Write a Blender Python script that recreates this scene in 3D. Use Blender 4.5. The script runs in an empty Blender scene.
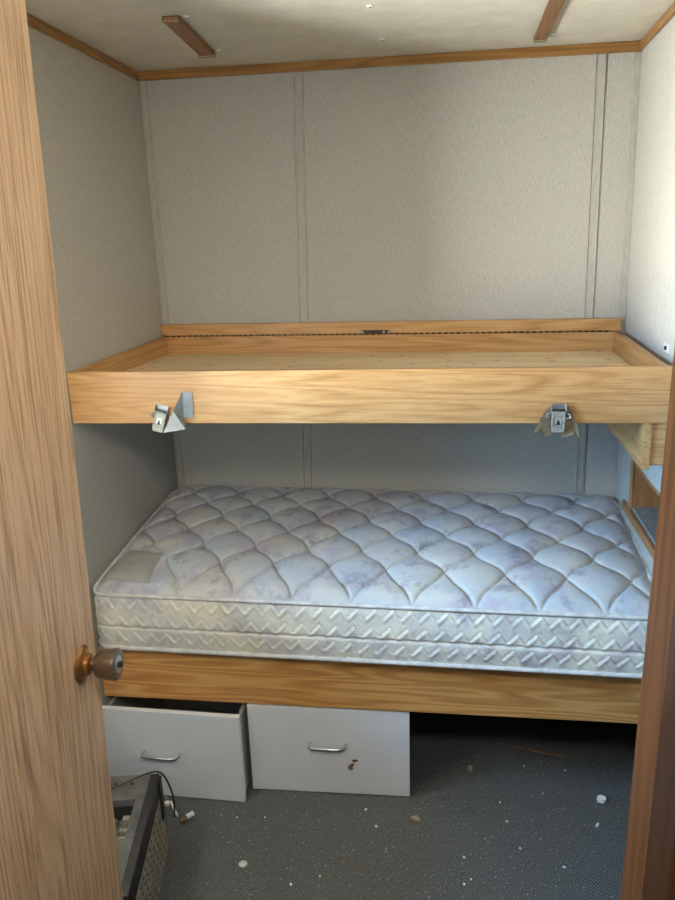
import bpy, bmesh, math, random
from mathutils import Vector, Matrix, noise as mnoise

scene = bpy.context.scene
COL = scene.collection
PI = math.pi
W = 1.494          # room width (left wall x=0, right wall x=W); back wall y=0
HL, HR = 2.0746, 2.0537

# ------------------------------------------------------------------ materials
def srgb(r, g, b):
    f = lambda c: (c/255/12.92) if c <= 10 else ((c/255+.055)/1.055)**2.4
    return (f(r), f(g), f(b), 1)

class NT:
    def __init__(self, name):
        self.m = bpy.data.materials.new(name); self.m.use_nodes = True
        self.t = self.m.node_tree; self.n = self.t.nodes; self.l = self.t.links
        self.b = self.n['Principled BSDF']
        self.tc = None
    def coord(self, scale=(1,1,1), rot=(0,0,0), loc=(0,0,0)):
        if not self.tc: self.tc = self.n.new('ShaderNodeTexCoord')
        mp = self.n.new('ShaderNodeMapping')
        mp.inputs['Scale'].default_value = scale; mp.inputs['Rotation'].default_value = rot; mp.inputs['Location'].default_value = loc
        self.l.new(self.tc.outputs['Object'], mp.inputs['Vector'])
        return mp.outputs[0]
    def noise(self, vec, scale, detail=4, rough=.55, dist=0):
        n = self.n.new('ShaderNodeTexNoise')
        n.inputs['Scale'].default_value = scale; n.inputs['Detail'].default_value = detail
        n.inputs['Roughness'].default_value = rough; n.inputs['Distortion'].default_value = dist
        self.l.new(vec, n.inputs['Vector']); return n.outputs['Fac']
    def math(self, op, a, b=None, c=None, clamp=False):
        n = self.n.new('ShaderNodeMath'); n.operation = op; n.use_clamp = clamp
        for i, v in enumerate((a, b, c)):
            if v is None: continue
            if isinstance(v, (int, float)): n.inputs[i].default_value = v
            else: self.l.new(v, n.inputs[i])
        return n.outputs[0]
    def ramp(self, fac, stops, interp='LINEAR'):
        n = self.n.new('ShaderNodeValToRGB'); n.color_ramp.interpolation = interp
        e = n.color_ramp.elements
        while len(e) < len(stops): e.new(.5)
        for i, (p, c) in enumerate(stops):
            e[i].position = p; e[i].color = c if len(c) == 4 else (*c, 1)
        self.l.new(fac, n.inputs[0]); return n.outputs[0]
    def mix(self, fac, a, b, blend='MIX'):
        n = self.n.new('ShaderNodeMix'); n.data_type = 'RGBA'; n.blend_type = blend
        for s, v in ((n.inputs[0], fac), (n.inputs[6], a), (n.inputs[7], b)):
            if isinstance(v, (int, float)): s.default_value = v
            elif isinstance(v, tuple): s.default_value = v
            else: self.l.new(v, s)
        return n.outputs[2]
    def color(self, c):
        if isinstance(c, tuple): self.b.inputs['Base Color'].default_value = c
        else: self.l.new(c, self.b.inputs['Base Color'])
    def bump(self, h, dist=.001, strength=1):
        n = self.n.new('ShaderNodeBump'); n.inputs['Distance'].default_value = dist; n.inputs['Strength'].default_value = strength
        self.l.new(h, n.inputs['Height']); self.l.new(n.outputs[0], self.b.inputs['Normal'])
    def set(self, rough=.5, metal=0, spec=.5):
        self.b.inputs['Roughness'].default_value = rough; self.b.inputs['Metallic'].default_value = metal
        self.b.inputs['Specular IOR Level'].default_value = spec
        return self.m

def oak(name, light, mid, dark, axis, rough=.42, ring=16.0, across=11.0, along=.7, contrast=1.0, spec=.4, pore=240, pamt=.42):
    """printed oak board, grain along axis"""
    t = NT(name)
    sc = [across]*3; sc[axis] = along
    v = t.coord(tuple(sc), loc=(3.1, 1.7, .4))
    n1 = t.noise(v, 1.0, 2, .45)
    rings = t.math('PINGPONG', t.math('MULTIPLY', n1, ring), .5)       # cathedral rings
    rings = t.math('MULTIPLY', rings, 2)
    sf = [pore]*3; sf[axis] = pore/45
    pores = t.noise(t.coord(tuple(sf)), 1.0, 3, .6)
    sm = [95]*3; sm[axis] = 2.0
    streak = t.noise(t.coord(tuple(sm)), 1.0, 3, .55)
    f = t.math('ADD', t.math('MULTIPLY', rings, .42), t.math('MULTIPLY', streak, .58))
    c = t.ramp(f, [(.12, dark), (.12+.22/contrast, mid), (.62, light)])
    pm = t.ramp(pores, [(.36, (1,1,1)), (.5, (0,0,0))])
    c = t.mix(t.math('MULTIPLY', pm, pamt*contrast), c, dark)
    big = t.noise(t.coord((2,2,2)), 1.3, 2)
    c = t.mix(t.math('MULTIPLY', big, .25), c, mid)
    t.color(c)
    t.bump(pores, .0004, .35)
    return t.set(rough, 0, spec)

O_L, O_M, O_D = srgb(192,152,102), srgb(174,130,80), srgb(136,92,50)
oak_x = oak('oak_board_x', O_L, O_M, O_D, 0)
oak_y = oak('oak_board_y', O_L, O_M, O_D, 1)
oak_z = oak('oak_board_z', O_L, O_M, O_D, 2)
oakb_x = oak('oak_bed_board', srgb(208,160,98), srgb(190,138,78), srgb(152,100,50), 0, along=.6, contrast=.6, pamt=.3)
trim_x = oak('trim_oak_x', srgb(152,112,64), srgb(136,97,51), srgb(112,77,39), 0, contrast=.7)
trim_y = oak('trim_oak_y', srgb(152,112,64), srgb(136,97,51), srgb(112,77,39), 1, contrast=.7)
strap_m = oak('strap_wood', srgb(126,86,48), srgb(110,72,38), srgb(82,54,28), 1, contrast=.7)
door_m = oak('door_oak', srgb(234,198,158), srgb(212,172,132), srgb(142,102,68), 2, rough=.38, ring=30, across=5.5, along=.28, contrast=1.45, pore=170, pamt=.45)
jamb_m = oak('jamb_wood', srgb(160,120,86), srgb(140,102,70), srgb(106,74,48), 2, rough=.5, contrast=.8)
stop_m = oak('stop_wood', srgb(96,64,38), srgb(80,50,28), srgb(52,32,18), 2, rough=.4, contrast=1.0)
cubby_m = oak('cubby_wood', srgb(170,120,76), srgb(150,102,62), srgb(112,74,42), 2, rough=.5, contrast=.8)

# plywood deck with knots
t = NT('plywood')
v = t.coord((1.2, 14, 8))
f = t.noise(v, 2.0, 4, .55, .4)
c = t.ramp(f, [(.3, srgb(206,180,140)), (.7, srgb(228,206,168))])
kn = t.n.new('ShaderNodeTexVoronoi'); kn.voronoi_dimensions = '2D'; kn.inputs['Scale'].default_value = 7.0
t.l.new(t.coord((1, 1.6, 1)), kn.inputs['Vector'])
c = t.mix(t.ramp(kn.outputs['Distance'], [(.035, (.8,)*3), (.085, (0,0,0))]), c, srgb(120,84,50))
t.color(c); plywood = t.set(.6)

# embossed wallpaper
def wallpaper(name, rot):
    t = NT(name)
    a = t.noise(t.coord((230, 230, 60), rot), 1.0, 2, .5)
    b = t.noise(t.coord((60, 60, 60)), 1.0, 4, .6)
    big = t.noise(t.coord((1.2, 1.2, 1.2)), 1.5, 4, .6)
    c = t.ramp(a, [(.32, srgb(164,162,155)), (.62, srgb(178,176,169))])
    c = t.mix(t.math('MULTIPLY', t.ramp(big, [(.35, (0,0,0)), (.75, (1,1,1))]), .25), c, srgb(163,158,147))
    t.color(c)
    t.bump(t.math('ADD', a, t.math('MULTIPLY', b, .35)), .0016, .6)
    return t.set(.75, 0, .25)
wp_back = wallpaper('wallpaper_back', (0, -.55, 0))
wp_side = wallpaper('wallpaper_side', (.5, 0, 0))

t = NT('batten_vinyl')
f = t.noise(t.coord((90, 90, 30)), 1.0, 3)
t.color(t.ramp(f, [(.3, srgb(158,155,147)), (.7, srgb(172,169,161))])); t.bump(f, .001, .4); batten_m = t.set(.65)

t = NT('ceiling_vinyl')
f = t.noise(t.coord((14, 14, 14)), 1.0, 6, .65)
t.color(t.ramp(f, [(.3, srgb(180,174,160)), (.7, srgb(198,192,178))])); t.bump(f, .002, .3); ceil_m = t.set(.8, 0, .2)

# ribbed grey carpet
t = NT('carpet')
fine = t.noise(t.coord((420, 420, 420)), 1.0, 2, .7)
wv = t.n.new('ShaderNodeTexWave'); wv.wave_type = 'BANDS'; wv.bands_direction = 'X'
wv.inputs['Scale'].default_value = 55; wv.inputs['Distortion'].default_value = 2.2; wv.inputs['Detail'].default_value = 2; wv.inputs['Detail Scale'].default_value = 2.5
t.l.new(t.coord((1, 1, 1), (0, 0, .75)), wv.inputs['Vector'])
patch = t.noise(t.coord((3, 3, 3)), 1.0, 5, .65)
h = t.math('ADD', t.math('MULTIPLY', wv.outputs['Fac'], .30), t.math('MULTIPLY', fine, .80))
c = t.ramp(h, [(.28, srgb(38,40,41)), (.55, srgb(80,83,84)), (.85, srgb(134,137,137))])
c = t.mix(t.math('MULTIPLY', t.ramp(patch, [(.45, (0,0,0)), (.7, (1,1,1))]), .32), c, srgb(90,86,78))
spk = t.noise(t.coord((150, 150, 150)), 1.0, 1, .5)
c = t.mix(t.math('MULTIPLY', t.ramp(spk, [(.66, (0,0,0)), (.74, (1,1,1))]), .55), c, srgb(168,166,160))
t.color(c); t.bump(h, .003, .8); carpet_m = t.set(.95, 0, .1)

# stained mattress ticking
def ticking(name, cream, pale=srgb(196,203,208), sa=.55):
    t = NT(name)
    n1 = t.noise(t.coord((1, 1, 1), loc=(2.2, .4, 0)), 7.0, 4, .6)
    n2 = t.noise(t.coord((1, 1, 1), loc=(5.7, 3.1, 1)), 9.0, 4, .6)
    n3 = t.noise(t.coord((1, 1, 1), loc=(9.3, 1.1, 4)), 16.0, 5, .65)
    n4 = t.noise(t.coord((1, 1, 1)), 30, 4, .7)
    c = t.mix(t.ramp(n1, [(.42, (0,0,0)), (.62, (1,1,1))]), cream, pale)
    c = t.mix(t.math('MULTIPLY', t.ramp(n2, [(.52, (0,0,0)), (.66, (1,1,1))]), sa), c, srgb(166,152,172))
    c = t.mix(t.math('MULTIPLY', t.ramp(n3, [(.54, (0,0,0)), (.68, (1,1,1))]), sa), c, srgb(122,118,132))
    c = t.mix(t.math('MULTIPLY', t.ramp(n4, [(.62, (0,0,0)), (.72, (1,1,1))]), .3), c, srgb(120,112,100))
    t.color(c)
    w = t.noise(t.coord((700, 700, 700)), 1.0, 1)
    t.bump(t.math('ADD', w, t.math('MULTIPLY', n4, 2.0)), .0006, .4)
    return t.set(.8, 0, .25)
tick_m = ticking('mattress_ticking', srgb(190,190,186), srgb(174,182,190), .62)
side_lit_tick_m = ticking('mattress_side_lit_ticking', srgb(228,224,208), srgb(206,206,200), .45)  # same cloth as the top, with warm frontal light put into its colour
t = NT('piping_cloth'); f = t.noise(t.coord((40,40,40)), 1.0, 4)
t.color(t.ramp(f, [(.3, srgb(178,176,176)), (.7, srgb(214,213,210))])); piping_m = t.set(.7)
t = NT('label_cloth'); f = t.noise(t.coord((30,30,30)), 1.0, 5, .65)
t.color(t.ramp(f, [(.35, srgb(206,208,202)), (.7, srgb(222,222,214))])); t.bump(f, .0006, .3); label_m = t.set(.6)

def plain(name, c1, c2=None, rough=.5, metal=0, scale=40, bump=0, spec=.5):
    t = NT(name)
    f = t.noise(t.coord((scale,)*3), 1.0, 4, .6)
    t.color(t.ramp(f, [(.3, c1), (.7, c2 or c1)]))
    if bump: t.bump(f, bump, .5)
    return t.set(rough, metal, spec)
white_lam = plain('white_laminate', srgb(236,241,248), srgb(243,246,251), .35, 0, 6)
chip_edge = plain('drawer_side_board', srgb(150,146,138), srgb(172,168,160), .6, 0, 30)
dark_edge = plain('panel_edge', srgb(120,116,110), srgb(150,146,140), .6, 0, 60)
chrome = plain('worn_chrome', srgb(198,200,202), srgb(226,227,228), .28, 1, 60)
zinc = plain('zinc_metal', srgb(176,180,180), srgb(206,208,206), .38, .9, 90)
bright_zinc = plain('pressed_bright_metal', srgb(118,120,114), srgb(156,158,150), .55, .4, 90)
dark_metal = plain('dark_metal', srgb(46,46,44), srgb(66,64,60), .45, .8, 90)
sheet = plain('folded_sheet_metal', srgb(112,117,120), srgb(140,146,148), .45, .5, 30)
torn_m = plain('torn_backing', srgb(122,108,84), srgb(160,148,120), .7, 0, 60, .003)
hinge_m = plain('hinge_bronze', srgb(66,46,28), srgb(92,66,40), .45, .7, 90)
knob_m = plain('knob_brass_dull', srgb(126,112,96), srgb(150,136,120), .34, .85, 50)
rose_m = plain('rosette_brass', srgb(186,132,74), srgb(206,156,96), .3, .9, 30)
box_m = plain('dusty_grey_metal', srgb(72,73,74), srgb(108,108,106), .6, .25, 25)
box_tan = plain('dusty_vent_panel', srgb(136,128,114), srgb(162,154,140), .7, .1, 25)
black_m = plain('black_plastic', srgb(22,22,22), srgb(36,35,34), .5, 0, 40)
pale_m = plain('pale_scrap', srgb(226,224,216), srgb(240,238,232), .6, 0, 60)
tan_m = plain('tan_scrap', srgb(132,118,98), srgb(166,152,130), .7, 0, 80)
brown_m = plain('brown_scrap', srgb(92,66,42), srgb(130,98,66), .7, 0, 80)
hall_m = plain('hall_paint', srgb(116,112,106), srgb(126,122,115), .7, 0, 4)
frame_m = plain('window_frame_white', srgb(212,212,208), srgb(222,222,218), .5, 0, 10)

# ------------------------------------------------------------------ mesh helpers
class MB:
    def __init__(self): self.bm = bmesh.new()
    def poly(self, pts): 
        vs = [self.bm.verts.new(p) for p in pts]; return self.bm.faces.new(vs)
    def hexa(self, b, t):
        """prism from bottom loop b to top loop t"""
        B = [self.bm.verts.new(p) for p in b]; T = [self.bm.verts.new(p) for p in t]
        n = len(B)
        self.bm.faces.new(list(reversed(B))); self.bm.faces.new(T)
        for i in range(n): self.bm.faces.new((B[i], B[(i+1)%n], T[(i+1)%n], T[i]))
        return self
    def box(self, x0, y0, z0, x1, y1, z1):
        return self.hexa([(x0,y0,z0),(x1,y0,z0),(x1,y1,z0),(x0,y1,z0)], [(x0,y0,z1),(x1,y0,z1),(x1,y1,z1),(x0,y1,z1)])
    def obox(self, c, size, rot):
        """box centred at c, Euler/Matrix rotation"""
        M = rot if isinstance(rot, Matrix) else Matrix.Rotation(rot, 3, 'Z')
        s = [v/2 for v in size]
        p = lambda a, b, d: tuple(Vector(c) + M @ Vector((a*s[0], b*s[1], d*s[2])))
        return self.hexa([p(-1,-1,-1),p(1,-1,-1),p(1,1,-1),p(-1,1,-1)], [p(-1,-1,1),p(1,-1,1),p(1,1,1),p(-1,1,1)])
    def board(self, p, q, th, z0, z1):
        """upright board whose front face runs p->q (xy), th behind it (to the left of p->q)"""
        p, q = Vector(p), Vector(q); d = (q-p).normalized(); n = Vector((-d.y, d.x))*th
        f = [p, q, q+n, p+n]
        return self.hexa([(a.x,a.y,z0) for a in f], [(a.x,a.y,z1) for a in f])
    def tube(self, path, r, seg=10, closed=False):
        P = [Vector(p) for p in path]; n = len(P); rings = []
        up = Vector((0,0,1)); prev = None
        for i, p in enumerate(P):
            a = P[(i-1)%n] if (closed or i) else p; b = P[(i+1)%n] if (closed or i < n-1) else p
            d = (b-a).normalized()
            if prev is None:
                x = d.cross(up if abs(d.z) < .9 else Vector((1,0,0))).normalized()
            else:
                x = (prev - d*prev.dot(d)).normalized()
            prev = x; y = d.cross(x)
            rr = r(i/(n-1)) if callable(r) else r
            rings.append([self.bm.verts.new(p + (x*math.cos(2*PI*k/seg)+y*math.sin(2*PI*k/seg))*rr) for k in range(seg)])
        m = n if closed else n-1
        for i in range(m):
            A, B = rings[i], rings[(i+1)%n]
            for k in range(seg): self.bm.faces.new((A[k], A[(k+1)%seg], B[(k+1)%seg], B[k]))
        if not closed:
            self.bm.faces.new(list(reversed(rings[0]))); self.bm.faces.new(rings[-1])
        return self
    def lathe(self, o, axis, prof, seg=40):
        """prof = [(distance along axis, radius)...]"""
        o, ax = Vector(o), Vector(axis).normalized()
        x = ax.cross(Vector((0,0,1)) if abs(ax.z) < .9 else Vector((1,0,0))).normalized(); y = ax.cross(x)
        rings = []
        for d, r in prof:
            rings.append([self.bm.verts.new(o + ax*d + (x*math.cos(2*PI*k/seg)+y*math.sin(2*PI*k/seg))*max(r, 1e-5)) for k in range(seg)])
        for A, B in zip(rings, rings[1:]):
            for k in range(seg): self.bm.faces.new((A[k], A[(k+1)%seg], B[(k+1)%seg], B[k]))
        self.bm.faces.new(list(reversed(rings[0]))); self.bm.faces.new(rings[-1])
        return self
    def sheet(self, rows, th):
        """grid of points rows[i][j] given thickness th along its normals"""
        V = [[self.bm.verts.new(p) for p in r] for r in rows]
        for i in range(len(V)-1):
            for j in range(len(V[0])-1):
                self.bm.faces.new((V[i][j], V[i][j+1], V[i+1][j+1], V[i+1][j]))
        bmesh.ops.solidify(self.bm, geom=list(self.bm.faces), thickness=th)
        return self
    def fan(self, tris, pts, th):
        V = [self.bm.verts.new(p) for p in pts]
        for f in tris: self.bm.faces.new([V[i] for i in f])
        bmesh.ops.recalc_face_normals(self.bm, faces=list(self.bm.faces))
        bmesh.ops.solidify(self.bm, geom=list(self.bm.faces), thickness=th)
        return self

def worldloc(o):
    v = Vector((0,0,0))
    while o: v = v + o.location; o = o.parent
    return v

def obj(name, mb, mat, parent=None, loc=None, bevel=0, smooth=False):
    bmesh.ops.recalc_face_normals(mb.bm, faces=list(mb.bm.faces))
    base = worldloc(parent) if parent else Vector(loc or (0,0,0))
    if base.length: bmesh.ops.translate(mb.bm, verts=list(mb.bm.verts), vec=-base)
    me = bpy.data.meshes.new(name); mb.bm.to_mesh(me); mb.bm.free()
    o = bpy.data.objects.new(name, me); COL.objects.link(o)
    me.materials.append(mat)
    if parent: o.parent = parent
    else: o.location = base
    if smooth:
        for p in me.polygons: p.use_smooth = True
        if smooth == 'auto':
            md = o.modifiers.new('es', 'EDGE_SPLIT'); md.split_angle = math.radians(40)
    if bevel:
        md = o.modifiers.new('bevel', 'BEVEL'); md.width = bevel; md.segments = 2; md.limit_method = 'ANGLE'
    return o

def tag(o, label, cat, group=None):
    o['label'] = label; o['category'] = cat
    if group: o['group'] = group
    return o
def thing(name, loc, label, cat, group=None):
    o = bpy.data.objects.new(name, None); COL.objects.link(o); o.location = loc; o.empty_display_size = .05
    return tag(o, label, cat, group)
def struct(name, mb, mat, parent=None, label=None, cat=None, **k):
    o = obj(name, mb, mat, parent, **k)
    if not parent:
        o['kind'] = 'structure'
        if label: o['label'] = label
        if cat: o['category'] = cat
    return o

def lean(mb):
    for v in mb.bm.verts:
        if v.co.x > 1.40: v.co.x += .018*(2.054-v.co.z)
    return mb
def ceil_z(x): return HL + (HR-HL)*x/W

# ------------------------------------------------------------------ room shell
YF0, YF1 = -1.905, -2.03          # front wall, room side and hall side
YH = -3.7                          # hall far wall
XH0, XH1 = -.75, 2.35
struct('floor', MB().box(XH0-.05, YH-.05, -.05, XH1+.05, .06, 0), carpet_m, label='dark grey ribbed carpet floor with pale bits of debris', cat='floor')
m = MB(); m.hexa([(XH0-.05, YH-.05, ceil_z(XH0)), (XH1+.05, YH-.05, ceil_z(XH1)), (XH1+.05, .06, ceil_z(XH1)), (XH0-.05, .06, ceil_z(XH0))],
                 [(XH0-.05, YH-.05, 2.2), (XH1+.05, YH-.05, 2.2), (XH1+.05, .06, 2.2), (XH0-.05, .06, 2.2)])
struct('ceiling', m, ceil_m, label='cream mottled vinyl ceiling sloping slightly to the right', cat='ceiling')
def wallslab(mb, x0, y0, x1, y1, z0=0, z1=None):
    if z1 is not None: return mb.box(x0, y0, z0, x1, y1, z1)
    e = .004
    return mb.hexa([(x0,y0,z0),(x1,y0,z0),(x1,y1,z0),(x0,y1,z0)],
                   [(x0,y0,ceil_z(x0)+e),(x1,y0,ceil_z(x1)+e),(x1,y1,ceil_z(x1)+e),(x0,y1,ceil_z(x0)+e)])
struct('wall_back', wallslab(MB(), -.05, 0, W+.62, .05), wp_back, label='pale grey embossed wall behind both bunks', cat='wall')
# left wall with a window hidden from the lens by the open door
WY0, WY1, WZ0, WZ1 = -1.84, -.98, 1.06, 1.52
m = MB()
wallslab(m, -.06, WY1, 0, 0); wallslab(m, -.06, YF0, 0, WY0)
m.box(-.06, WY0, 0, 0, WY1, WZ0); wallslab(m, -.06, WY0, 0, WY1, WZ1)
struct('wall_left', m, wp_side, label='shaded pale grey embossed wall on the left, beyond the door', cat='wall')
# right wall with the recess of the cubby
NY0, NY1, NZ0, NZ1 = -1.05, -.225, .750, .900
m = MB()
wallslab(m, W, NY1, W+.06, 0, .292)
m.box(W, -.78, .292, W+.06, NY1, NZ0); wallslab(m, W, -.78, W+.06, NY1, NZ1)
struct('wall_right', lean(m), wp_side, label='bright pale grey embossed wall on the right', cat='wall')
m = MB()
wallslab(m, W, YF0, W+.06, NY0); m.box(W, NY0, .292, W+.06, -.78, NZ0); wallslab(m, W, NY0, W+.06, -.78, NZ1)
struct('wall_right_unseen', lean(m), plain('bounce_cut_grey', srgb(104,99,92), srgb(114,109,101), .7, 0, 4))  # unseen stretch of the right wall, darkened to weaken light bouncing left
m = MB(); m.box(W+.5, NY0-.05, 0, W+.55, .0, .34); m.box(W+.0, NY0-.05, 0, W+.5, NY0, .2915); m.box(W+.061, NY0, .2925, W+.5, 0, .34)
struct('wall_recess', m, plain('dark_panelling', srgb(52,42,34), srgb(66,54,42), .8, 0, 8))
# front wall with the doorway
DX0, DX1, DZ = .46, 1.128, 1.965
JW = .018
m = MB()
wallslab(m, XH0-.05, YF1, DX0-JW, YF0); wallslab(m, DX1+JW, YF1, XH1+.05, YF0)
wallslab(m, DX0-JW, YF1, DX1+JW, YF0, DZ+JW)
struct('wall_front', m, wp_back)
# hall behind the camera
m = MB(); wallslab(m, XH0-.05, YH, XH0, YF1); struct('wall_hall_left', m, hall_m)
m = MB(); wallslab(m, XH1, YH, XH1+.05, YF1); struct('wall_hall_right', m, hall_m)
m = MB(); wallslab(m, XH0-.05, YH-.05, XH1+.05, YH)
struct('wall_hall_far', m, hall_m)
# window frames (open, no pane)
def wframe(name, axis, pos, a0, a1, z0, z1, d0, d1, w=.03):
    m = MB()
    def b(u0, u1, v0, v1):
        if axis == 0: m.box(pos+d0, u0, v0, pos+d1, u1, v1)
        else: m.box(u0, pos+d0, v0, u1, pos+d1, v1)
    b(a0, a0+w, z0, z1); b(a1-w, a1, z0, z1); b(a0+w, a1-w, z0, z0+w); b(a0+w, a1-w, z1-w, z1)
    struct(name, m, frame_m, bevel=.002)
wframe('window_1', 0, 0, WY0, WY1, WZ0, WZ1, -.055, -.005)

# crown trim along the ceiling
TH = .0275
m = MB(); m.hexa([(.0,-.012,ceil_z(0)-TH),(W,-.012,ceil_z(W)-TH),(W,-.0005,ceil_z(W)-TH),(0,-.0005,ceil_z(0)-TH)],
                 [(.0,-.007,ceil_z(0)-.0005),(W,-.007,ceil_z(W)-.0005),(W,-.0005,ceil_z(W)-.0005),(0,-.0005,ceil_z(0)-.0005)])
struct('trim_1', m, trim_x, label='brown oak ceiling trim along the back wall', cat='trim', bevel=.0015)
m = MB(); m.hexa([(.0005,YF0,ceil_z(0)-TH),(.012,YF0,ceil_z(0)-TH),(.012,-.012,ceil_z(0)-TH),(.0005,-.012,ceil_z(0)-TH)],
                 [(.0005,YF0,ceil_z(0)-.001),(.007,YF0,ceil_z(0)-.001),(.007,-.012,ceil_z(0)-.001),(.0005,-.012,ceil_z(0)-.001)])
struct('trim_2', m, trim_y, label='brown oak ceiling trim along the left wall', cat='trim', bevel=.0015)
m = MB(); m.hexa([(W-.012,YF0,ceil_z(W)-TH),(W-.0005,YF0,ceil_z(W)-TH),(W-.0005,-.012,ceil_z(W)-TH),(W-.012,-.012,ceil_z(W)-TH)],
                 [(W-.007,YF0,ceil_z(W)-.001),(W-.0005,YF0,ceil_z(W)-.001),(W-.0005,-.012,ceil_z(W)-.001),(W-.007,-.012,ceil_z(W)-.001)])
struct('trim_3', m, trim_y, label='brown oak ceiling trim along the right wall', cat='trim', bevel=.0015)

# wall battens on the back wall (thin strips over the panel seams)
def batten(name, xa, xb, xa2, xb2, label, ridge=None):
    m = MB(); zt = ceil_z(xa)-TH; zb = 0.005
    d = (zb-zt)/(1.29-zt)
    la, lb = xa+(xa2-xa)*d, xb+(xb2-xb)*d
    m.hexa([(la,-.0016,zb),(lb,-.0016,zb),(lb,-.0002,zb),(la,-.0002,zb)], [(xa,-.0016,zt),(xb,-.0016,zt),(xb,-.0002,zt),(xa,-.0002,zt)])
    for xt_, xl_ in ((xa, la), (xb, lb)):
        m.tube([(xl_, -.0026, zb), (xt_, -.0026, zt)], .0021, 8)
    return struct(name, m, batten_m, label=label, cat='trim', bevel=.0012)
batten('trim_4', .500, .527, .484, .511, 'thin vertical seam strip left of centre on the back wall')
batten('trim_5', 1.374, 1.400, 1.385, 1.409, 'thin vertical seam strip near the right end of the back wall')
batten('trim_6', .004, .026, .004, .026, 'thin vertical seam strip in the back left corner')
m = MB(); m.box(W-.022,-.003,.005,W-.0002,-.0002,ceil_z(W)-TH); struct('trim_7', lean(m), batten_m, label='thin vertical corner strip in the back right corner', cat='trim', bevel=.0012)
m = MB(); m.box(1.4105,-.0012,.005,1.4135,-.0002,ceil_z(W)-TH); 
seam = MB(); seam.hexa([(1.419,-.0025,.01),(1.4225,-.0025,.01),(1.4225,-.0002,.01),(1.419,-.0002,.01)],
                       [(1.4005,-.0025,ceil_z(1.4)-TH),(1.4035,-.0025,ceil_z(1.4)-TH),(1.4035,-.0002,ceil_z(1.4)-TH),(1.4005,-.0002,ceil_z(1.4)-TH)])
m.bm.free()
struct('trim_8', seam, plain('seam_shadow_gap', srgb(112,108,100), srgb(122,118,110), .8), label='dark open joint beside the right seam strip', cat='trim')

# door jamb (doorway lining) with stop
m = MB(); m.box(DX1, YF1, 0, DX1+JW, YF0, DZ)
j = struct('trim_9', m, jamb_m, label='brown wooden door jamb at the right edge', cat='door frame', bevel=.0025)
m = MB(); m.box(DX1-.010, YF1+.004, .001, DX1, -1.983, DZ); struct('stop', m, stop_m, j, bevel=.002)
m = MB(); m.box(DX0-JW, YF1, 0, DX0, YF0, DZ)
j2 = struct('trim_10', m, jamb_m, bevel=.002)
m = MB(); m.box(DX0-JW, YF1, DZ, DX1+JW, YF0, DZ+JW)
struct('trim_11', m, jamb_m, bevel=.002)

# ------------------------------------------------------------------ the open door
DE = Vector((.397, -1.329)); DH = Vector((.462, -1.895))        # free edge and hinge edge of the visible face
dd = (DE-DH).normalized(); dn = Vector((-dd.y, dd.x))           # behind the visible face
door = MB(); q = [DH, DE, DE+dn*.032, DH+dn*.032]
door.hexa([(a.x-.025,a.y,.012) for a in q], [(a.x+.033,a.y,1.955) for a in q])
D = struct('door_1', door, door_m, label='oak-grained flush door standing open at the left, brass knob near its edge', cat='door', bevel=.0015)
ax = Vector((-dn.x, -dn.y, 0)); 
KO = Vector((DE.x, DE.y, 0)) - Vector((dd.x, dd.y, 0))*.060; KO.z = .882
kn = MB().lathe(KO, ax, [(.0,.010),(.0,.0305),(.003,.0315),(.006,.029),(.008,.022),(.010,.0175),(.016,.0175),(.018,.015),(.020,.0)], 48)
R = obj('rosette', kn, rose_m, D, smooth='auto')
kn = MB().lathe(KO+ax*.014, ax, [(0,.010),(.0,.010),(.010,.010),(.012,.016),(.014,.0205),(.018,.0225),(.030,.0248),(.044,.0262),(.047,.0258),(.0485,.0235),(.0485,.0165),(.046,.0150),(.046,0)], 48)
K = obj('knob', kn, knob_m, D, smooth='auto')
kn = MB().lathe(KO+ax*.0595, ax, [(0,.0145),(.003,.0145),(.0035,.012),(.0035,.0)], 32)
obj('knob_face', kn, chrome, K, smooth='auto')
kn = MB().lathe(KO+ax*.062, ax, [(0,.005),(.006,.005),(.0065,.004),(.0065,0)], 20)
obj('lock_button', kn, dark_metal, K, smooth='auto')

# ------------------------------------------------------------------ upper bunk
def yU(x): return -.645 + (.0591)*x/W          # front face of the upper bunk
ub = thing('upper_bunk', (W/2, -.3, 1.1), 'oak-trimmed upper bunk with a bare plywood deck, across the back wall', 'bunk bed')
ZU0, ZU1 = 1.102, 1.2378
obj('front_board', MB().board((.004, yU(.004)), (W+.004, yU(W+.004)), .019, ZU0, ZU1), oak_x, ub, bevel=.0015)
def sideboard(x0, x1):
    m = MB(); ya = yU(x0)+.021
    return m.hexa([(x0,ya,ZU0),(x1,ya,ZU0),(x1,-.021,ZU0),(x0,-.021,ZU0)], [(x0,ya,ZU1-.001),(x1,ya,ZU1-.001),(x1,-.021,1.2525),(x0,-.021,1.2525)])
obj('side_board', sideboard(.003, .021), oak_y, ub, bevel=.001)
obj('side_board', sideboard(1.472, 1.491), oak_y, ub, bevel=.001)
obj('back_board', MB().box(.003, -.0205, ZU0, 1.491, -.004, 1.2525), oak_x, ub, bevel=.001)
obj('ledger_board', MB().box(.003, -.0205, 1.2555, 1.491, -.0035, 1.2926), oak_x, ub, bevel=.001)
m = MB(); a0, a1 = yU(.022)+.0205, yU(1.471)+.0205
m.hexa([(.022,a0,1.175),(1.471,a1,1.175),(1.471,-.021,1.175),(.022,-.021,1.175)], [(.022,a0,1.193),(1.471,a1,1.193),(1.471,-.021,1.193),(.022,-.021,1.193)])
obj('deck_panel', m, plywood, ub)
m = MB(); m.hexa([(.022,a0,1.160),(1.471,a1,1.160),(1.471,-.021,1.160),(.022,-.021,1.160)], [(.022,a0,1.1745),(1.471,a1,1.1745),(1.471,-.021,1.1745),(.022,-.021,1.1745)])
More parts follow.
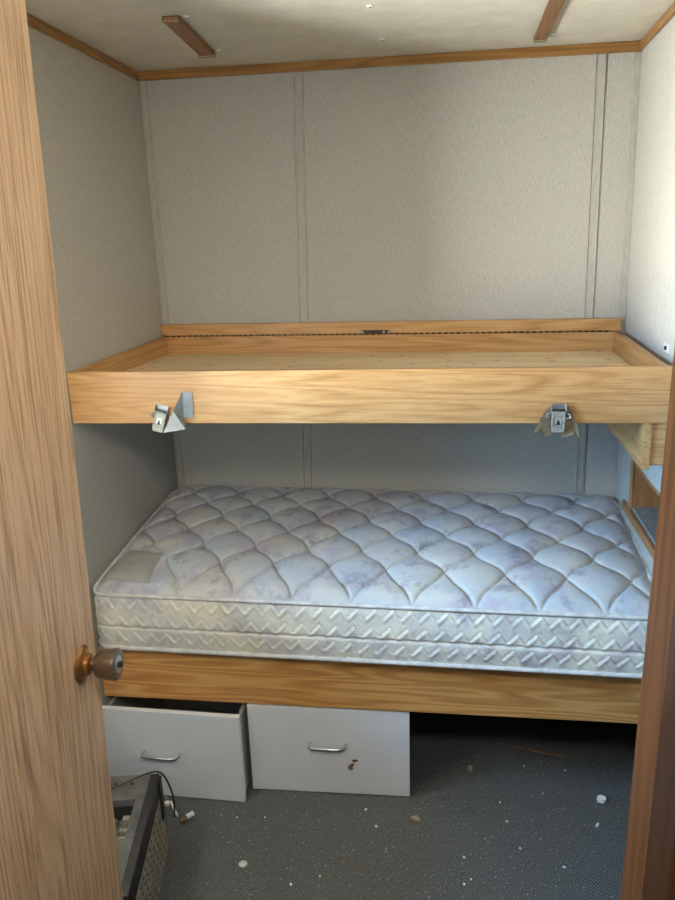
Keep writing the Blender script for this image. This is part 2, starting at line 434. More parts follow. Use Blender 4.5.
obj('bounce_blocker', m, plain('bounce_blocker_brown', srgb(70,52,36), srgb(84,64,46), .7, 0, 8), ub)  # unseen dark sheet added below the deck to cut bounced light
m = MB(); x = .02
while x < 1.46:
    m.box(x, -.0235, 1.2515, x+.013, -.0195, 1.2565); x += .0195
obj('piano_hinge', m, hinge_m, ub)
m = MB(); m.box(.690, -.0225, 1.2565, .784, -.0205, 1.2665); m.box(.712, -.0245, 1.2585, .752, -.0225, 1.2645)
lp = obj('hinge_plate', m, dark_metal, ub, bevel=.0008)
lp['label'] = 'dark metal plate with bright screws'
for xx in (.694, .764, .781): m = MB().lathe((xx, -.0225, 1.2600), (0,-1,0), [(0,.0035),(.0015,.003),(.002,.001)], 12); obj('screw', m, chrome, lp)

# gusset bracket carrying the right end of the bunk
gb = thing('support_board', (1.478, -.4, 1.0), 'oak support board fixed under the right end of the upper bunk', 'board')
yg = yU(1.47)+.004
m = MB(); m.box(1.446, yg, .985, 1.464, -.004, ZU0-.001)
obj('side_plate', m, oak_y, gb, bevel=.001)
m = MB(); m.box(1.4645, yg+.006, .995, W+.017, yg+.03, ZU0-.001)
obj('cleat', m, oak_x, gb, bevel=.001)

# latches hanging on the lower edge of the front board
def latch(x, name, label, tilt, mat):
    y = yU(x)
    M = Matrix.Rotation(tilt, 3, 'Y')
    c = Vector((x, y, 1.126))
    P = lambda a, b, d: c + M @ Vector((a*.82, b*.9, d*.84))
    def bx(m, x0, y0, z0, x1, y1, z1):
        return m.hexa([P(x0,y0,z0),P(x1,y0,z0),P(x1,y1,z0),P(x0,y1,z0)], [P(x0,y0,z1),P(x1,y0,z1),P(x1,y1,z1),P(x0,y1,z1)])
    m = MB(); bx(m, -.021,-.003,-.015,.021,.0012,.030)
    bx(m, -.022,-.014,.008,-.0195,-.003,.030); bx(m, .0195,-.014,.008,.022,-.003,.030)      # ears
    t0 = obj('toggle_latch', m, zinc, ub, bevel=.0008); t0['label'] = label
    m = MB(); a, b = P(-.021,-.010,.012), P(.021,-.010,.012); m.tube([a, b], .0035, 12); obj('pivot_pin', m, dark_metal, t0, smooth='auto')
    # lever: pressed tray with raised rim, rounded lower end
    m = MB()
    def lp(u, w, dy): return P(u*w, -.010-.010*(1-u*0)-dy, 0)
    L0, L1 = .010, -.050
    out = [(-.019,L0),(.019,L0),(.019,L1+.006),(.015,L1),(-.015,L1),(-.019,L1+.006)]
    yo = lambda z: -.010-.012*(L0-z)/(L0-L1)
    m.hexa([P(u, yo(z), z) for u, z in out], [P(u, yo(z)-.003, z) for u, z in out])
    for u0, z0, u1, z1 in ((-.019,L0,-.0145,L1+.012),(.0145,L0,.019,L1+.012),(-.0145,L0,.0145,L0-.006),(-.0165,L1+.016,.0165,L1+.002)):
        zs, ze = min(z0,z1), max(z0,z1)
        m.hexa([P(u0,yo(zs)-.003,zs),P(u1,yo(zs)-.003,zs),P(u1,yo(ze)-.003,ze),P(u0,yo(ze)-.003,ze)],
               [P(u0,yo(zs)-.0055,zs),P(u1,yo(zs)-.0055,zs),P(u1,yo(ze)-.0055,ze),P(u0,yo(ze)-.0055,ze)])
    lv = obj('lever', m, mat, t0, bevel=.0008)
    m = MB()
    for u0, z0, u1, z1 in ((-.008,-.012,.008,-.0085),(-.008,-.024,-.0045,-.012),(.0045,-.024,.008,-.012)):
        zs, ze = min(z0,z1), max(z0,z1)
        m.hexa([P(u0,yo(zs)-.0028,zs),P(u1,yo(zs)-.0028,zs),P(u1,yo(ze)-.0028,ze),P(u0,yo(ze)-.0028,ze)],
               [P(u0,yo(zs)-.005,zs),P(u1,yo(zs)-.005,zs),P(u1,yo(ze)-.005,ze),P(u0,yo(ze)-.005,ze)])
    obj('pressed_rib', m, zinc, t0)
    m = MB(); m.lathe(P(.0, yo(-.022)-.0028, -.024), M @ Vector((0,-1,0)), [(0,.0055),(.0012,.005),(.0012,.0)], 16)
    obj('stud', m, dark_metal, t0)
    # wire loops at both sides
    for s in (-1, 1):
        m = MB(); m.tube([P(s*.022,-.010,.004), P(s*.033,-.012,.000), P(s*.034,-.012,-.009), P(s*.022,-.012,-.012)], .0016, 8)
        obj('wire_loop', m, zinc, t0, smooth=True)
    return t0
latch(.252, 'toggle_latch', 'metal toggle latch hanging askew beside the bent sheet metal', .22, bright_zinc)
latch(1.243, 'toggle_latch', 'upright metal toggle latch over torn tan backing', .02, bright_zinc)

# folded sheet-metal bracket beside the left latch
m = MB(); y0 = yU(.31)
pts = [(.3135,y0-.006,1.187), (.338,y0-.002,1.185), (.336,y0-.003,1.118), (.3120,y0-.008,1.120), (.268,y0-.045,1.088), (.322,y0-.030,1.094), (.291,y0-.024,1.140)]
m.fan([(0,3,2,1), (0,6,3), (6,4,5,3)], pts, .0016)
ab = obj('angle_bracket', m, sheet, ub); ab['label'] = 'bent grey sheet metal bracket beside the left latch'

# torn backing behind the right latch
m = MB(); y0 = yU(1.24); random.seed(4)
rows = []
for i in range(6):
    fz = i/5; r = []
    for k in range(9):
        fx = k/8
        xl = 1.228 - .042*fz**.8; xr = 1.262 + .034*fz**.7
        z = 1.152 - .070*fz + (-.010*fx*fz) + random.uniform(-.002,.002)*(1 if i == 5 else .3)
        if i == 5: z += .008*math.sin(k*2.1)
        y = y0 - .0006 - .019*fz*fz*(.5+abs(fx-.5))
        r.append((xl+(xr-xl)*fx, y, z))
    rows.append(r)
m.sheet(rows, .0012)
tb = obj('torn_backing', m, torn_m, ub); tb['label'] = 'torn tan sheet of backing hanging behind the right latch'

# ------------------------------------------------------------------ lower bunk
def yL(x): return -.675 + .0591*x/W
lb = thing('lower_bunk', (W/2, -.3, .3), 'lower bunk platform with a wide oak front board under the mattress', 'bunk bed')
obj('front_board', MB().board((.003, yL(.003)), (W+.018, yL(W+.018)), .019, .2923, .4490), oakb_x, lb, bevel=.0015)
m = MB(); a0, a1 = yL(.004)+.0200, yL(W-.004)+.0200
m.hexa([(.004,a0,.4415),(W-.004,a1,.4415),(W-.004,-.002,.4415),(.004,-.002,.4415)], [(.004,a0,.4610),(W-.004,a1,.4610),(W-.004,-.002,.4610),(.004,-.002,.4610)])
obj('deck_panel', m, plywood, lb)
for xa, xb in ((.004, .03), (W-.03, W-.004)):
    obj('side_cleat', MB().box(xa, a1+.03 if xa > 1 else a0+.03, .39, xb, -.004, .4410), oak_y, lb)
obj('back_cleat', MB().box(.04, -.03, .39, W-.04, -.003, .4410), oak_x, lb)

# ------------------------------------------------------------------ mattress
MX0, MX1 = .014, 1.513
MB0 = .4620
def mfront(x): return -.689 + .030*(x-MX0)/(MX1-MX0)
MBACK = -.016
NX, NY = 380, 176
CR = .045
def edge_z(fy): return .630 + .085*fy**.85
def quilt(x, y):
    yq = y + .449
    if y < -.537: yq = -.088 + (y+.537)*.62          # front row is longer
    q1, q2 = (x-1.217)/.1594, yq/.176
    a, b = q1+q2, q1-q2
    a2 = a + .035*math.sin(2*PI*b) + .03*math.sin(PI*(b-a))
    b2 = b + .035*math.sin(2*PI*a) - .03*math.sin(PI*(b-a))
    da, db = abs(a2-round(a2)), abs(b2-round(b2))
    s = min(da, db)*2
    pil = (math.sin(PI*min(1, da*2)*.5) * math.sin(PI*min(1, db*2)*.5))**.33
    k_ = max(0, min(1, (x-.165)/.04, 1)) if y < -.50 else max(0, min(1, max((x-.165)/.04, (y+.50)/.04)))
    pil = pil*k_ + .62*(1-k_)
    pil -= k_*.30*math.exp(-(min(da, db)/.022)**2)
    return pil
bm = bmesh.new(); G = []
for jn in range(NY+1):
    fy = jn/NY; row = []
    for i in range(NX+1):
        fx = i/NX
        x = MX0 + (MX1-MX0)*fx
        y0 = mfront(x); y = y0 + (MBACK-y0)*fy
        # rounded corners
        CR = .085 if fy > .5 else .04
        cx = min(max(x, MX0+CR), MX1-CR); cy = min(max(y, y0+CR), MBACK-CR)
        d = Vector((x-cx, y-cy))
        if cx != x and cy != y and d.length > CR: 
            d = d.normalized()*CR; x, y = cx+d.x, cy+d.y
        e = min(x-MX0, MX1-x, y-mfront(x), MBACK-y)
        if cx != x and cy != y: e = min(e, CR-d.length)
        e = max(e, 0)
        k = 1-math.exp(-e/.022)
        soft = .5+.5*math.tanh((e-.02)/.015) if e < .06 else 1
        inlab = (x < .185 and y < -.50)
        z = edge_z(fy) + .010*k + .016*(1-math.exp(-e/.12))
        z += (.0175*quilt(x, y)-.006)*min(1, e/.03)
        z += .004*mnoise.noise(Vector((x*6, y*6, 1.3))) * min(1, e/.05)
        row.append(bm.verts.new((x, y, z)))
    G.append(row)
for jn in range(NY):
    for i in range(NX):
        bm.faces.new((G[jn][i], G[jn][i+1], G[jn+1][i+1], G[jn+1][i]))
# boundary loop, counter-clockwise from front left
loop = [(0,i) for i in range(NX)] + [(j_,NX) for j_ in range(NY)] + [(NY,i) for i in range(NX,0,-1)] + [(j_,0) for j_ in range(NY,0,-1)]
LV = [G[a][b] for a, b in loop]; n = len(LV)
LP = [v.co.copy() for v in LV]
nor = []
for i in range(n):
    x, y = LP[i].x, LP[i].y; y0 = mfront(x)
    CR = .085 if y > (y0+MBACK)/2 else .04
    cx = min(max(x, MX0+CR), MX1-CR); cy = min(max(y, y0+CR), MBACK-CR)
    d = Vector((x-cx, y-cy, 0))
    nor.append(d.normalized() if d.length > 1e-6 else Vector((0,-1,0)))
arc = [0]
for i in range(1, n): arc.append(arc[-1] + (LP[i]-LP[i-1]).length)
ROWS = 64
ztop = [p.z for p in LP]
prev = LV
wave_rows = (.10, .42, .71, .985)
for r in range(1, ROWS+1):
    tt = r/ROWS; cur = []
    for i in range(n):
        zt, zb = ztop[i]-.002, MB0+.002
        z = zt + (zb-zt)*tt
        out = .010*math.sin(PI*min(1,max(0,tt)))**.5
        s = arc[i]
        for q_, tr in enumerate(wave_rows):
            ph = s/.0465*2*PI + q_*1.3
            amp = .070
            sh = math.sin(ph) - .111*math.sin(3*ph) + .12*math.sin(2*ph)
            dt = tt - (tr + amp*sh)
            out -= .0032*math.exp(-(dt/.014)**2)                 # stitched groove
            out += .0024*math.exp(-((dt-.055)/.045)**2)          # puffed lip under it
        out -= .004*math.exp(-((tt-.57)/.03)**2)                 # long crease
        out += .002*mnoise.noise(Vector((s*9, tt*4, 0)))
        p = LP[i] + nor[i]*out
        cur.append(bm.verts.new((p.x, p.y, z)))
    for i in range(n): bm.faces.new((prev[i], cur[i], cur[(i+1)%n], prev[(i+1)%n]))
    prev = cur
bm.faces.new(prev)
mm = MB(); mm.bm.free(); mm.bm = bm
mat_o = obj('mattress', mm, tick_m, loc=(W/2, -.35, MB0), smooth=True)
mat_o.data.materials.append(side_lit_tick_m)
for i_, p_ in enumerate(mat_o.data.polygons): p_.material_index = 0 if i_ < NX*NY else 1
tag(mat_o, 'stained diamond-quilted white mattress lying on the lower bunk', 'mattress')
def pipe(zoff, outw, r, zf):
    P = []
    for i in range(0, n, 3):
        p = LP[i] + nor[i]*outw
        P.append((p.x, p.y, zf(ztop[i])))
    return MB().tube(P, r, 8, True)
obj('upper_piping', pipe(0, .003, .0062, lambda z: z-.001), piping_m, mat_o, smooth=True)
obj('lower_piping', pipe(0, .007, .0060, lambda z: MB0+.0065), piping_m, mat_o, smooth=True)
# sewn label patch at the front left corner
rows = []
for jn in range(17):
    fy = jn/16; r = []
    for i in range(17):
        fx = i/16
        xr = .172 - .012*fy; xl = .022+.02*fy
        x = xl + (xr-xl)*fx; y = -.650 + .135*fy - .012*fx
        fyy = (y-mfront(x))/(MBACK-mfront(x))
        e = min(x-MX0, y-mfront(x))
        ed = min(fx, 1-fx, fy, 1-fy)
        r.append((x, y, edge_z(fyy)+.010*(1-math.exp(-e/.022))+.016*(1-math.exp(-e/.12))+.0100+.0035*min(1,ed*8)+.004*mnoise.noise(Vector((x*6, y*6, 1.3)))+.001*mnoise.noise(Vector((x*25,y*25,0)))))
    rows.append(r)
m = MB().sheet(rows, .006)
lab = obj('sewn_patch', m, label_m, mat_o, smooth=True); lab['label'] = 'smooth cream sewn patch at the front left corner'

# ------------------------------------------------------------------ drawers
def drawer(name, p, q, z0, z1, depth, label, hx, hz):
    p, q = Vector(p), Vector(q); d = (q-p).normalized(); nb = Vector((-d.y, d.x)); L = (q-p).length
    c = (p+q)/2
    t0 = thing(name, (c.x, c.y, z0), label, 'drawer', 'loose white drawers under the lower bunk')
    At = lambda u, v: (p + d*u + nb*v)
    def slab(u0, u1, v0, v1, za, zb):
        m = MB(); f = [At(u0,v0),At(u1,v0),At(u1,v1),At(u0,v1)]
        return m.hexa([(a.x,a.y,za) for a in f], [(a.x,a.y,zb) for a in f])
    fp = obj('front_panel', slab(0, L, 0, .015, z0, z1), white_lam, t0, bevel=.001)
    for u0, u1 in ((.006, .018), (L-.018, L-.006)):
        obj('side_panel', slab(u0, u1, .0155, depth, z0+.006, z1-.022), chip_edge, t0, bevel=.0008)
    obj('back_panel', slab(.0185, L-.0185, depth-.012, depth, z0+.006, z1-.022), chip_edge, t0)
    obj('bottom_panel', slab(.0185, L-.0185, .0155, depth-.0125, z0+.008, z0+.014), chip_edge, t0)
    # bowed wire pull
    m = MB(); path = []
    for u, v in ((hx[0], .0), (hx[0], -.016), (hx[0]+.004,-.023), (hx[0]+.012, -.026), (hx[1]-.016, -.026), (hx[1]-.006,-.022), (hx[1], -.012), (hx[1]+.004, .0)):
        a = At(u, v); path.append((a.x, a.y, hz-.0))
    h = obj('handle', m.tube(path, .0042, 10), chrome, t0, smooth=True)
    return t0, fp, At
d1, f1, A1 = drawer('drawer', (.004, -.724), (.421, -.716), .004, .2865, .40, 'white drawer pulled out at the left, standing open behind the grey metal box', (.128, .232), .152)
d2, f2, A2 = drawer('drawer', (.428, -.661), (.886, -.632), .004, .2865, .44, 'white drawer closed under the bunk board, brown scuffs under its handle', (.178, .276), .172)
m = MB()
for u, z, a, b in ((.303,.118,.010,.006),(.292,.100,.008,.013),(.295,.090,.004,.006),(.289,.092,.003,.009)):
    c = A2(u, -.0004)
    pts = []
    for k in range(9):
        an = 2*PI*k/9; rr = .65+.5*random.random()
        cc = A2(u + a*rr*math.cos(an) + .4*b*math.sin(an)*rr, -.0006)
        pts.append((cc.x, cc.y, z + b*rr*math.sin(an)))
    back = [(x_, y_+.0009, z_) for x_, y_, z_ in pts]
    m.hexa(back, pts)
sc = obj('scuff', m, brown_m, d2); sc['label'] = 'brown chipped scuff on the white front'

# ------------------------------------------------------------------ cubby in the right wall
cb = thing('wall_cubby', (W, (NY0+NY1)/2, NZ0), 'wooden cubby recessed in the right wall above the mattress', 'cubby shelf')
DP = .17
obj('shelf', lean(MB().box(W+.001, NY0+.012, NZ0, W+DP, NY1-.012, NZ0+.012)), plain('dusty_grey_shelf', srgb(120,124,126), srgb(146,150,150), .6, 0, 20), cb)
obj('back_panel', lean(MB().box(W+DP, NY0, NZ0, W+DP+.01, NY1, NZ1)), cubby_m, cb)
obj('end_panel', lean(MB().box(W+.001, NY1-.0115, NZ0+.001, W+DP-.001, NY1-.0005, NZ1-.013)), cubby_m, cb)
obj('end_panel', lean(MB().box(W+.001, NY0+.0005, NZ0+.001, W+DP-.001, NY0+.0115, NZ1-.013)), cubby_m, cb)
obj('top_panel', lean(MB().box(W+.001, NY0+.0005, NZ1-.0125, W+DP-.001, NY1-.0005, NZ1-.0005)), cubby_m, cb)
obj('front_trim', lean(MB().box(W-.011, NY0-.02, NZ0-.022, W-.0005, NY1+.075, NZ0+.004)), cubby_m, cb, bevel=.002)
obj('side_trim', lean(MB().box(W-.006, NY1-.012, NZ0+.0045, W-.0005, NY1+.012, NZ1+.01)), cubby_m, cb, bevel=.001)

# ------------------------------------------------------------------ ceiling straps and screws
def strap(a, b, w, label):
    a, b = Vector(a), Vector(b); za, zb = ceil_z(a.x)-.001, ceil_z(b.x)-.001
    c = (a+b)/2
    t0 = thing('ceiling_strap', (c.x, c.y, ceil_z(c.x)), label, 'strap', 'wooden straps on the ceiling')
    d = (b-a).normalized(); nn = Vector((-d.y, d.x))*w/2
    def S(u, s): v = a + (b-a)*u + nn*s; return v
    m = MB(); f = [S(0,-1), S(1,-1), S(1,1), S(0,1)]
    m.hexa([(v.x,v.y,ceil_z(v.x)-.0135) for v in f], [(v.x,v.y,ceil_z(v.x)-.001) for v in f])
    obj('strip', m, strap_m, t0, bevel=.003)
    L = (b-a).length
    m = MB(); f = [S(1-.001/L,-1.05), S(1+.014/L,-1.05), S(1+.014/L,1.05), S(1-.001/L,1.05)]
    m.hexa([(v.x,v.y,ceil_z(v.x)-.017) for v in f], [(v.x,v.y,ceil_z(v.x)-.001) for v in f])
    obj('end_clip', m, plain('clip_tan', srgb(124,112,84), srgb(150,138,108), .45, .3, 60), t0, bevel=.001)
    for u, s in ((1.0, -1.6), (.03, -1.55)):
        v = S(u, s); m = MB(); m.lathe((v.x, v.y, ceil_z(v.x)), (0,0,-1), [(0,.0085),(.002,.008),(.0035,.004),(.004,0)], 16)
        obj('screw_cap', m, pale_m, t0, smooth='auto')
    return t0
strap((.318, -.512), (.293, -.192), .044, 'brown wooden strap screwed to the ceiling, the one toward the left wall')
strap((1.213, -.47), (1.208, -.132), .034, 'brown wooden strap screwed to the ceiling, the one toward the right wall')
for (x, y), lab_ in (((.790,-.472), 'white screw cap on the ceiling between the straps, farther from the back trim'), ((.788,-.192), 'white screw cap on the ceiling between the straps, nearer the back trim')):
    m = MB(); z = ceil_z(x); m.lathe((x,y,z), (0,0,-1), [(0,.009),(.002,.0085),(.0035,.005),(.0035,.0)], 20)
    s = obj('screw_cap', m, pale_m, loc=(x,y,z), smooth='auto'); tag(s, lab_, 'screw', 'screw caps on the ceiling')
    m = MB(); m.lathe((x+.001,y-.001,z-.0035), (0,0,-1), [(0,.003),(.001,.0025),(.001,0)], 10); obj('screw_head', m, dark_metal, s)

# small clip on the right wall just over the bunk
wc = thing('wall_clip', (W, -.47, 1.262), 'small metal clip on the right wall above the bunk side board', 'clip')
m = MB(); m.box(W-.003, -.505, 1.255, W-.0003, -.455, 1.275); obj('plate', lean(m), plain('clip_white', srgb(186,188,190), srgb(206,208,208), .4), wc, bevel=.0008)
m = MB(); m.lathe((W-.003, -.478, 1.266), (-1,0,0), [(0,.0055),(.004,.005),(.005,.002)], 14); obj('screw', lean(m), dark_metal, wc)

# ------------------------------------------------------------------ grey metal box on the carpet
BXH = .245
bb = thing('metal_box', (.25, -1.1, 0), 'dusty grey metal appliance box with slotted side, on the carpet beside the door', 'metal box')
cA = Vector((.262, -.905)); cB = Vector((.345, -1.26))           # right side, back to front (floor line)
sd = (cB-cA).normalized(); sl = Vector((-sd.y, sd.x))            # pointing right
if sl.x > 0: sl = -sl                                            # now pointing left, into the box
BL = (cB-cA).length; BWD = .235
def BP(u, v, z): a = cA + sd*u + sl*v; return (a.x, a.y, z)
def bbox(m, u0, u1, v0, v1, z0, z1): return m.hexa([BP(u0,v0,z0),BP(u1,v0,z0),BP(u1,v1,z0),BP(u0,v1,z0)], [BP(u0,v0,z1),BP(u1,v0,z1),BP(u1,v1,z1),BP(u0,v1,z1)])
m = MB(); bbox(m, .006, BL, .010, BWD, .004, .185); obj('body', m, box_m, bb, bevel=.002)
# top deck with a rectangular opening (4 strips)
m = MB()
bbox(m, 0, .085, .018, BWD, .2255, BXH); bbox(m, .205, BL, .018, BWD, .2255, BXH); bbox(m, .085, .205, .018, .040, .2255, BXH); bbox(m, .085, .205, .160, BWD, .2255, BXH)
obj('top_panel', m, box_m, bb, bevel=.0008)
m = MB(); bbox(m, .0, .006, .018, BWD, .004, .2250); obj('back_panel', m, box_m, bb)
m = MB(); bbox(m, .006, BL, .018, .024, .1855, .2250); bbox(m, .006, BL, BWD-.006, BWD, .1855, .2250); obj('side_wall', m, black_m, bb)
m = MB(); bbox(m, .079, .085, .040, .160, .1855, .2250); obj('recess_wall', m, black_m, bb)
# parts lying in the recess
random.seed(11)
m = MB()
for k in range(4):
    for l in range(3):
        u, v = .102+.024*k, .052+.032*l
        a, b = random.uniform(.012,.022), random.uniform(.006,.010)
        bbox(m, u, u+b*1.6, v, v+a, .1855, .1855+random.uniform(.008,.03))
obj('circuit_parts', m, plain('dusty_parts', srgb(126,118,104), srgb(176,168,150), .6, .2, 120), bb, bevel=.001)
# slim black rail along the right top edge
m = MB(); bbox(m, .004, BL, -.004, .0175, .19, BXH+.004); 
obj('edge_rail', m, black_m, bb, bevel=.002)
m = MB(); bbox(m, .008, .034, -.010, -.0045, .130, .246); obj('corner_clip', m, black_m, bb, bevel=.002)
# slotted side panel: real holes, built from bars and rungs
m = MB(); z0, z1 = .010, .186
cols, rws = 13, 6
pu = (BL-.03)/cols
def side_pt(u, z, off): 
    a = cA + sd*u - sl*off; return (a.x, a.y, z)
def sbar(u0, u1, za, zb, sh0=0, sh1=0, o0=.0, o1=.004):
    m.hexa([side_pt(u0+sh0,za,o0),side_pt(u1+sh0,za,o0),side_pt(u1+sh0,za,o1),side_pt(u0+sh0,za,o1)],
           [side_pt(u0+sh1,zb,o0),side_pt(u1+sh1,zb,o0),side_pt(u1+sh1,zb,o1),side_pt(u0+sh1,zb,o1)])
sbar(0, .012, z0, z1); sbar(BL-.012, BL, z0, z1)
rh = (z1-z0)/rws
for r in range(rws+1):
    zc = z0 + rh*r
    sbar(.012, BL-.012, max(z0, zc-.0045), min(z1, zc+.0045))
for r in range(rws):
    for c_ in range(cols+1):
        u = .012 + pu*c_ + (pu*.5 if r % 2 else 0)
        if u > BL-.018: continue
        sbar(u, u+.0125, z0+rh*r+.0045, z0+rh*(r+1)-.0045, 0, .004)
obj('slotted_side', m, box_tan, bb)
m = MB(); bbox(m, .012, BL-.012, .002, .0095, .012, .184); obj('inner_panel', m, black_m, bb)
for u, v in ((.03,.06),(.028,.10),(.05,.19)):
    m = MB(); p_ = BP(u, v, BXH); m.lathe(p_, (0,0,1), [(0,.005),(.002,.0045),(.003,.002),(.003,0)], 14); obj('screw', m, dark_metal, bb)
m = MB(); P0 = [BP(.12,.21,BXH+.004), BP(.085,.15,BXH+.010), BP(.05,.08,BXH+.016), BP(.022,.02,BXH+.020), BP(.01,-.012,BXH+.006), BP(.004,-.03,.19), BP(.008,-.034,.15), BP(.012,-.030,.115)]
# smooth path
def smooth(P, k=6):
    P = [Vector(p) for p in P]; out = []
    for i in range(len(P)-1):
        a, b, c, d = P[max(i-1,0)], P[i], P[i+1], P[min(i+2,len(P)-1)]
        for s in range(k):
            u = s/k
            out.append(.5*((2*b)+(c-a)*u+(2*a-5*b+4*c-d)*u*u+(3*b-a-3*c+d)*u**3))
    return out + [P[-1]]
cbl = obj('cable', m.tube(smooth(P0), .0023, 8), black_m, bb, smooth=True)

# ------------------------------------------------------------------ debris on the carpet
def flake(x, y, sx, sy, th, seed, mat, name, label, cat, group=None, curl=.0):
    random.seed(seed); m = MB(); k = 7; a0 = random.random()*6
    top, bot = [], []
    for i in range(k):
        an = a0 + 2*PI*i/k; r = random.uniform(.6, 1.1)
        px, py = sx*r*math.cos(an), sy*r*math.sin(an)
        an2 = seed*1.7; qx, qy = px*math.cos(an2)-py*math.sin(an2), px*math.sin(an2)+py*math.cos(an2)
        lift = curl*(r-.5)*random.random()
        bot.append((x+qx, y+qy, .0006+lift)); top.append((x+qx*.92, y+qy*.92, .0006+th+lift))
    m.hexa(bot, top)
    o = obj(name, m, mat, loc=(x, y, 0), bevel=.0004)
    return tag(o, label, cat, group)
m = MB(); m.lathe((.476,-.922,.0006), (0,.1,1), [(0,.011),(.003,.0115),(.005,.009),(.0055,0)], 18)
tag(obj('white_disc', m, pale_m, loc=(.476,-.922,0), smooth='auto'), 'round white disc lying on the carpet in front of the open drawer', 'disc')
m = MB(); m.tube([(.262,-.812,.008),(.274,-.797,.008)], .0075, 12); m2 = MB(); m2.tube([(.274,-.797,.008),(.288,-.779,.008)], .0072, 12)
cg = thing('cork_stub', (.275,-.795,0), 'small brown and white stub on the carpet between the metal box and the drawer', 'stub')
obj('brown_end', m, brown_m, cg, smooth='auto'); obj('white_end', m2, pale_m, cg, smooth='auto')
m = MB(); m.tube([(.205,-.742,.004),(.246,-.792,.004)], .0032, 8); tag(obj('white_stick', m, pale_m, loc=(.225,-.765,0), smooth='auto'), 'thin white stick on the carpet beside the metal box cable', 'stick')
flake(.198,-.752,.012,.009,.008,3,pale_m,'paper_scrap','crumpled white scrap against the back corner of the metal box','scrap',None,.006)
m = MB(); m.tube(smooth([(1.145,-.365,.004),(1.24,-.388,.005),(1.345,-.408,.004)],4), .0028, 7); tag(obj('thin_stick', m, brown_m, loc=(1.24,-.388,0), smooth=True), 'thin brown stick lying in the dark under the lower bunk', 'stick')
flake(1.421,-.575,.016,.013,.010,5,pale_m,'paper_scrap','white crumpled scrap on the carpet beside the right door jamb','scrap',None,.008)
flake(1.395,-.668,.011,.004,.004,8,pale_m,'paint_chip','bright white sliver on the carpet near the right door jamb','chip',None)
flake(.906,-.713,.017,.012,.006,9,tan_m,'leaf_scrap','tan leafy scrap on the carpet right of the closed drawer','scrap',None,.012)
flake(1.058,-.498,.014,.010,.008,12,tan_m,'leaf_scrap','tan scrap at the shadow edge under the lower bunk','scrap',None,.008)
def fl(x, y):            # carpet point seen at pixel x, y of the 675 x 900 frame
    R_, U_, F_, C_ = CAMV
    d = F_ + R_*((x-337.5)/FPX) - U_*((y-450)/FPX)
    t_ = -C_.z/d.z; return C_ + d*t_
# ------------------------------------------------------------------ camera
FPX = 712.333
pitch, yaw, roll = -.2772, .1762, -.0327
cp, sp, cy_, sy_ = math.cos(pitch), math.sin(pitch), math.cos(yaw), math.sin(yaw)
Fv = Vector((-sy_*cp, cy_*cp, sp)); R0 = Vector((cy_, sy_, 0)); U0 = R0.cross(Fv)
Rv = R0*math.cos(roll) + U0*math.sin(roll); Uv = -R0*math.sin(roll) + U0*math.cos(roll)
CP = Vector((1.0107, -2.3308, 1.5279))
CAMV = (Rv, Uv, Fv, CP)
cd = bpy.data.cameras.new('camera'); cam = bpy.data.objects.new('camera', cd); COL.objects.link(cam)
M = Matrix((Rv, Uv, -Fv)).transposed().to_4x4(); M.translation = CP; cam.matrix_world = M
cd.sensor_fit = 'HORIZONTAL'; cd.sensor_width = 36; cd.lens = FPX*36/675; cd.clip_start = .02
scene.camera = cam

chips = [(265,818),(237,818),(222,816),(366,810),(376,827),(386,850),(291,885),(320,877),(300,793),(500,803),(507,822),(543,794),(565,771),(524,767),(540,840),(464,858),(464,885),(484,884),(471,880),(564,868),(442,807),(598,803),(520,849),(604,775)]
for i, (px, py) in enumerate(chips):
    p = fl(px, py); random.seed(100+i); s = random.uniform(.0022, .0046)
    mt = (pale_m, pale_m, tan_m)[i % 3]
    flake(p.x, p.y, s, s*random.uniform(.5,.9), .003, 40+i, mt, 'paint_chip', 'small pale chip scattered on the open grey carpet', 'chip', 'pale chips scattered on the carpet', .003)
random.seed(77); m = MB()
for k in range(200):
    x, y = random.uniform(.2, 1.47), random.uniform(-1.5, -.4)
    if x < .45 and y < -.8: continue
    if y > -.73 and x < .92: continue
    s = random.uniform(.0007, .0017); a = random.random()*3
    m.obox((x, y, s*.6+.0003), (s*2.2, s*1.2, s), a)
cr = obj('carpet_crumbs', m, tan_m); cr['kind'] = 'stuff'; tag(cr, 'fine pale crumbs strewn all over the grey carpet', 'crumbs')

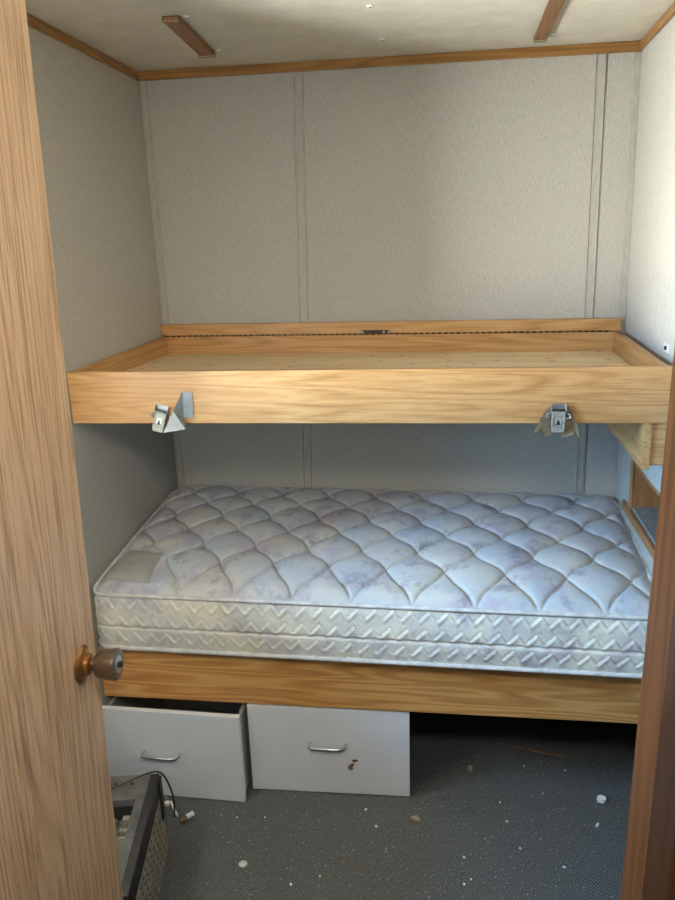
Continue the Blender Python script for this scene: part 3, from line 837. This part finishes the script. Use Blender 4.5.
# ------------------------------------------------------------------ light: sky and sunlit ground outside the windows
wd = bpy.data.worlds.new('outside'); scene.world = wd; wd.use_nodes = True
nt = wd.node_tree; bg = nt.nodes['Background']
tcw = nt.nodes.new('ShaderNodeTexCoord'); sep = nt.nodes.new('ShaderNodeSeparateXYZ'); nt.links.new(tcw.outputs['Generated'], sep.inputs[0])
mr = nt.nodes.new('ShaderNodeMapRange'); mr.inputs[1].default_value = -1; mr.inputs[2].default_value = 1; nt.links.new(sep.outputs['Z'], mr.inputs[0])
rp = nt.nodes.new('ShaderNodeValToRGB'); nt.links.new(mr.outputs[0], rp.inputs[0])
e = rp.color_ramp.elements
GND, HOR, SKY = (1.0,1.03,.98,1), (.15,.33,.58,1), (.27,.45,.64,1)
e[0].position = 0; e[0].color = GND; e[1].position = 1; e[1].color = SKY
for p_, c_ in ((.485, GND), (.505, HOR), (.62, (.21,.39,.61,1))):
    q_ = e.new(p_); q_.color = c_
nt.links.new(rp.outputs[0], bg.inputs[0]); bg.inputs[1].default_value = 168.0

def portal(name, loc, rot, sx, sy):
    ld = bpy.data.lights.new(name, 'AREA'); ld.shape = 'RECTANGLE'; ld.size = sx; ld.size_y = sy
    ld.cycles.is_portal = True
    o = bpy.data.objects.new(name, ld); COL.objects.link(o); o.location = loc; o.rotation_euler = rot
portal('window_portal', (-.058, (WY0+WY1)/2, (WZ0+WZ1)/2), (0, -PI/2, 0), WZ1-WZ0, WY1-WY0)
ld = bpy.data.lights.new('hall_lamp', 'AREA'); ld.shape = 'DISK'; ld.size = .28; ld.energy = 16; ld.color = (1.0, .95, .87)
lo = bpy.data.objects.new('hall_lamp', ld); COL.objects.link(lo); lo.location = (.99, -2.24, 2.02); lo.rotation_euler = (math.radians(40), 0, 0)

vs = scene.view_settings
vs.view_transform = 'Standard'; vs.look = 'None'; vs.exposure = 0.0; vs.gamma = 1; vs.use_curve_mapping = False
scene.cycles.max_bounces = 10; scene.cycles.diffuse_bounces = 7
scene.cycles.sample_clamp_indirect = 4
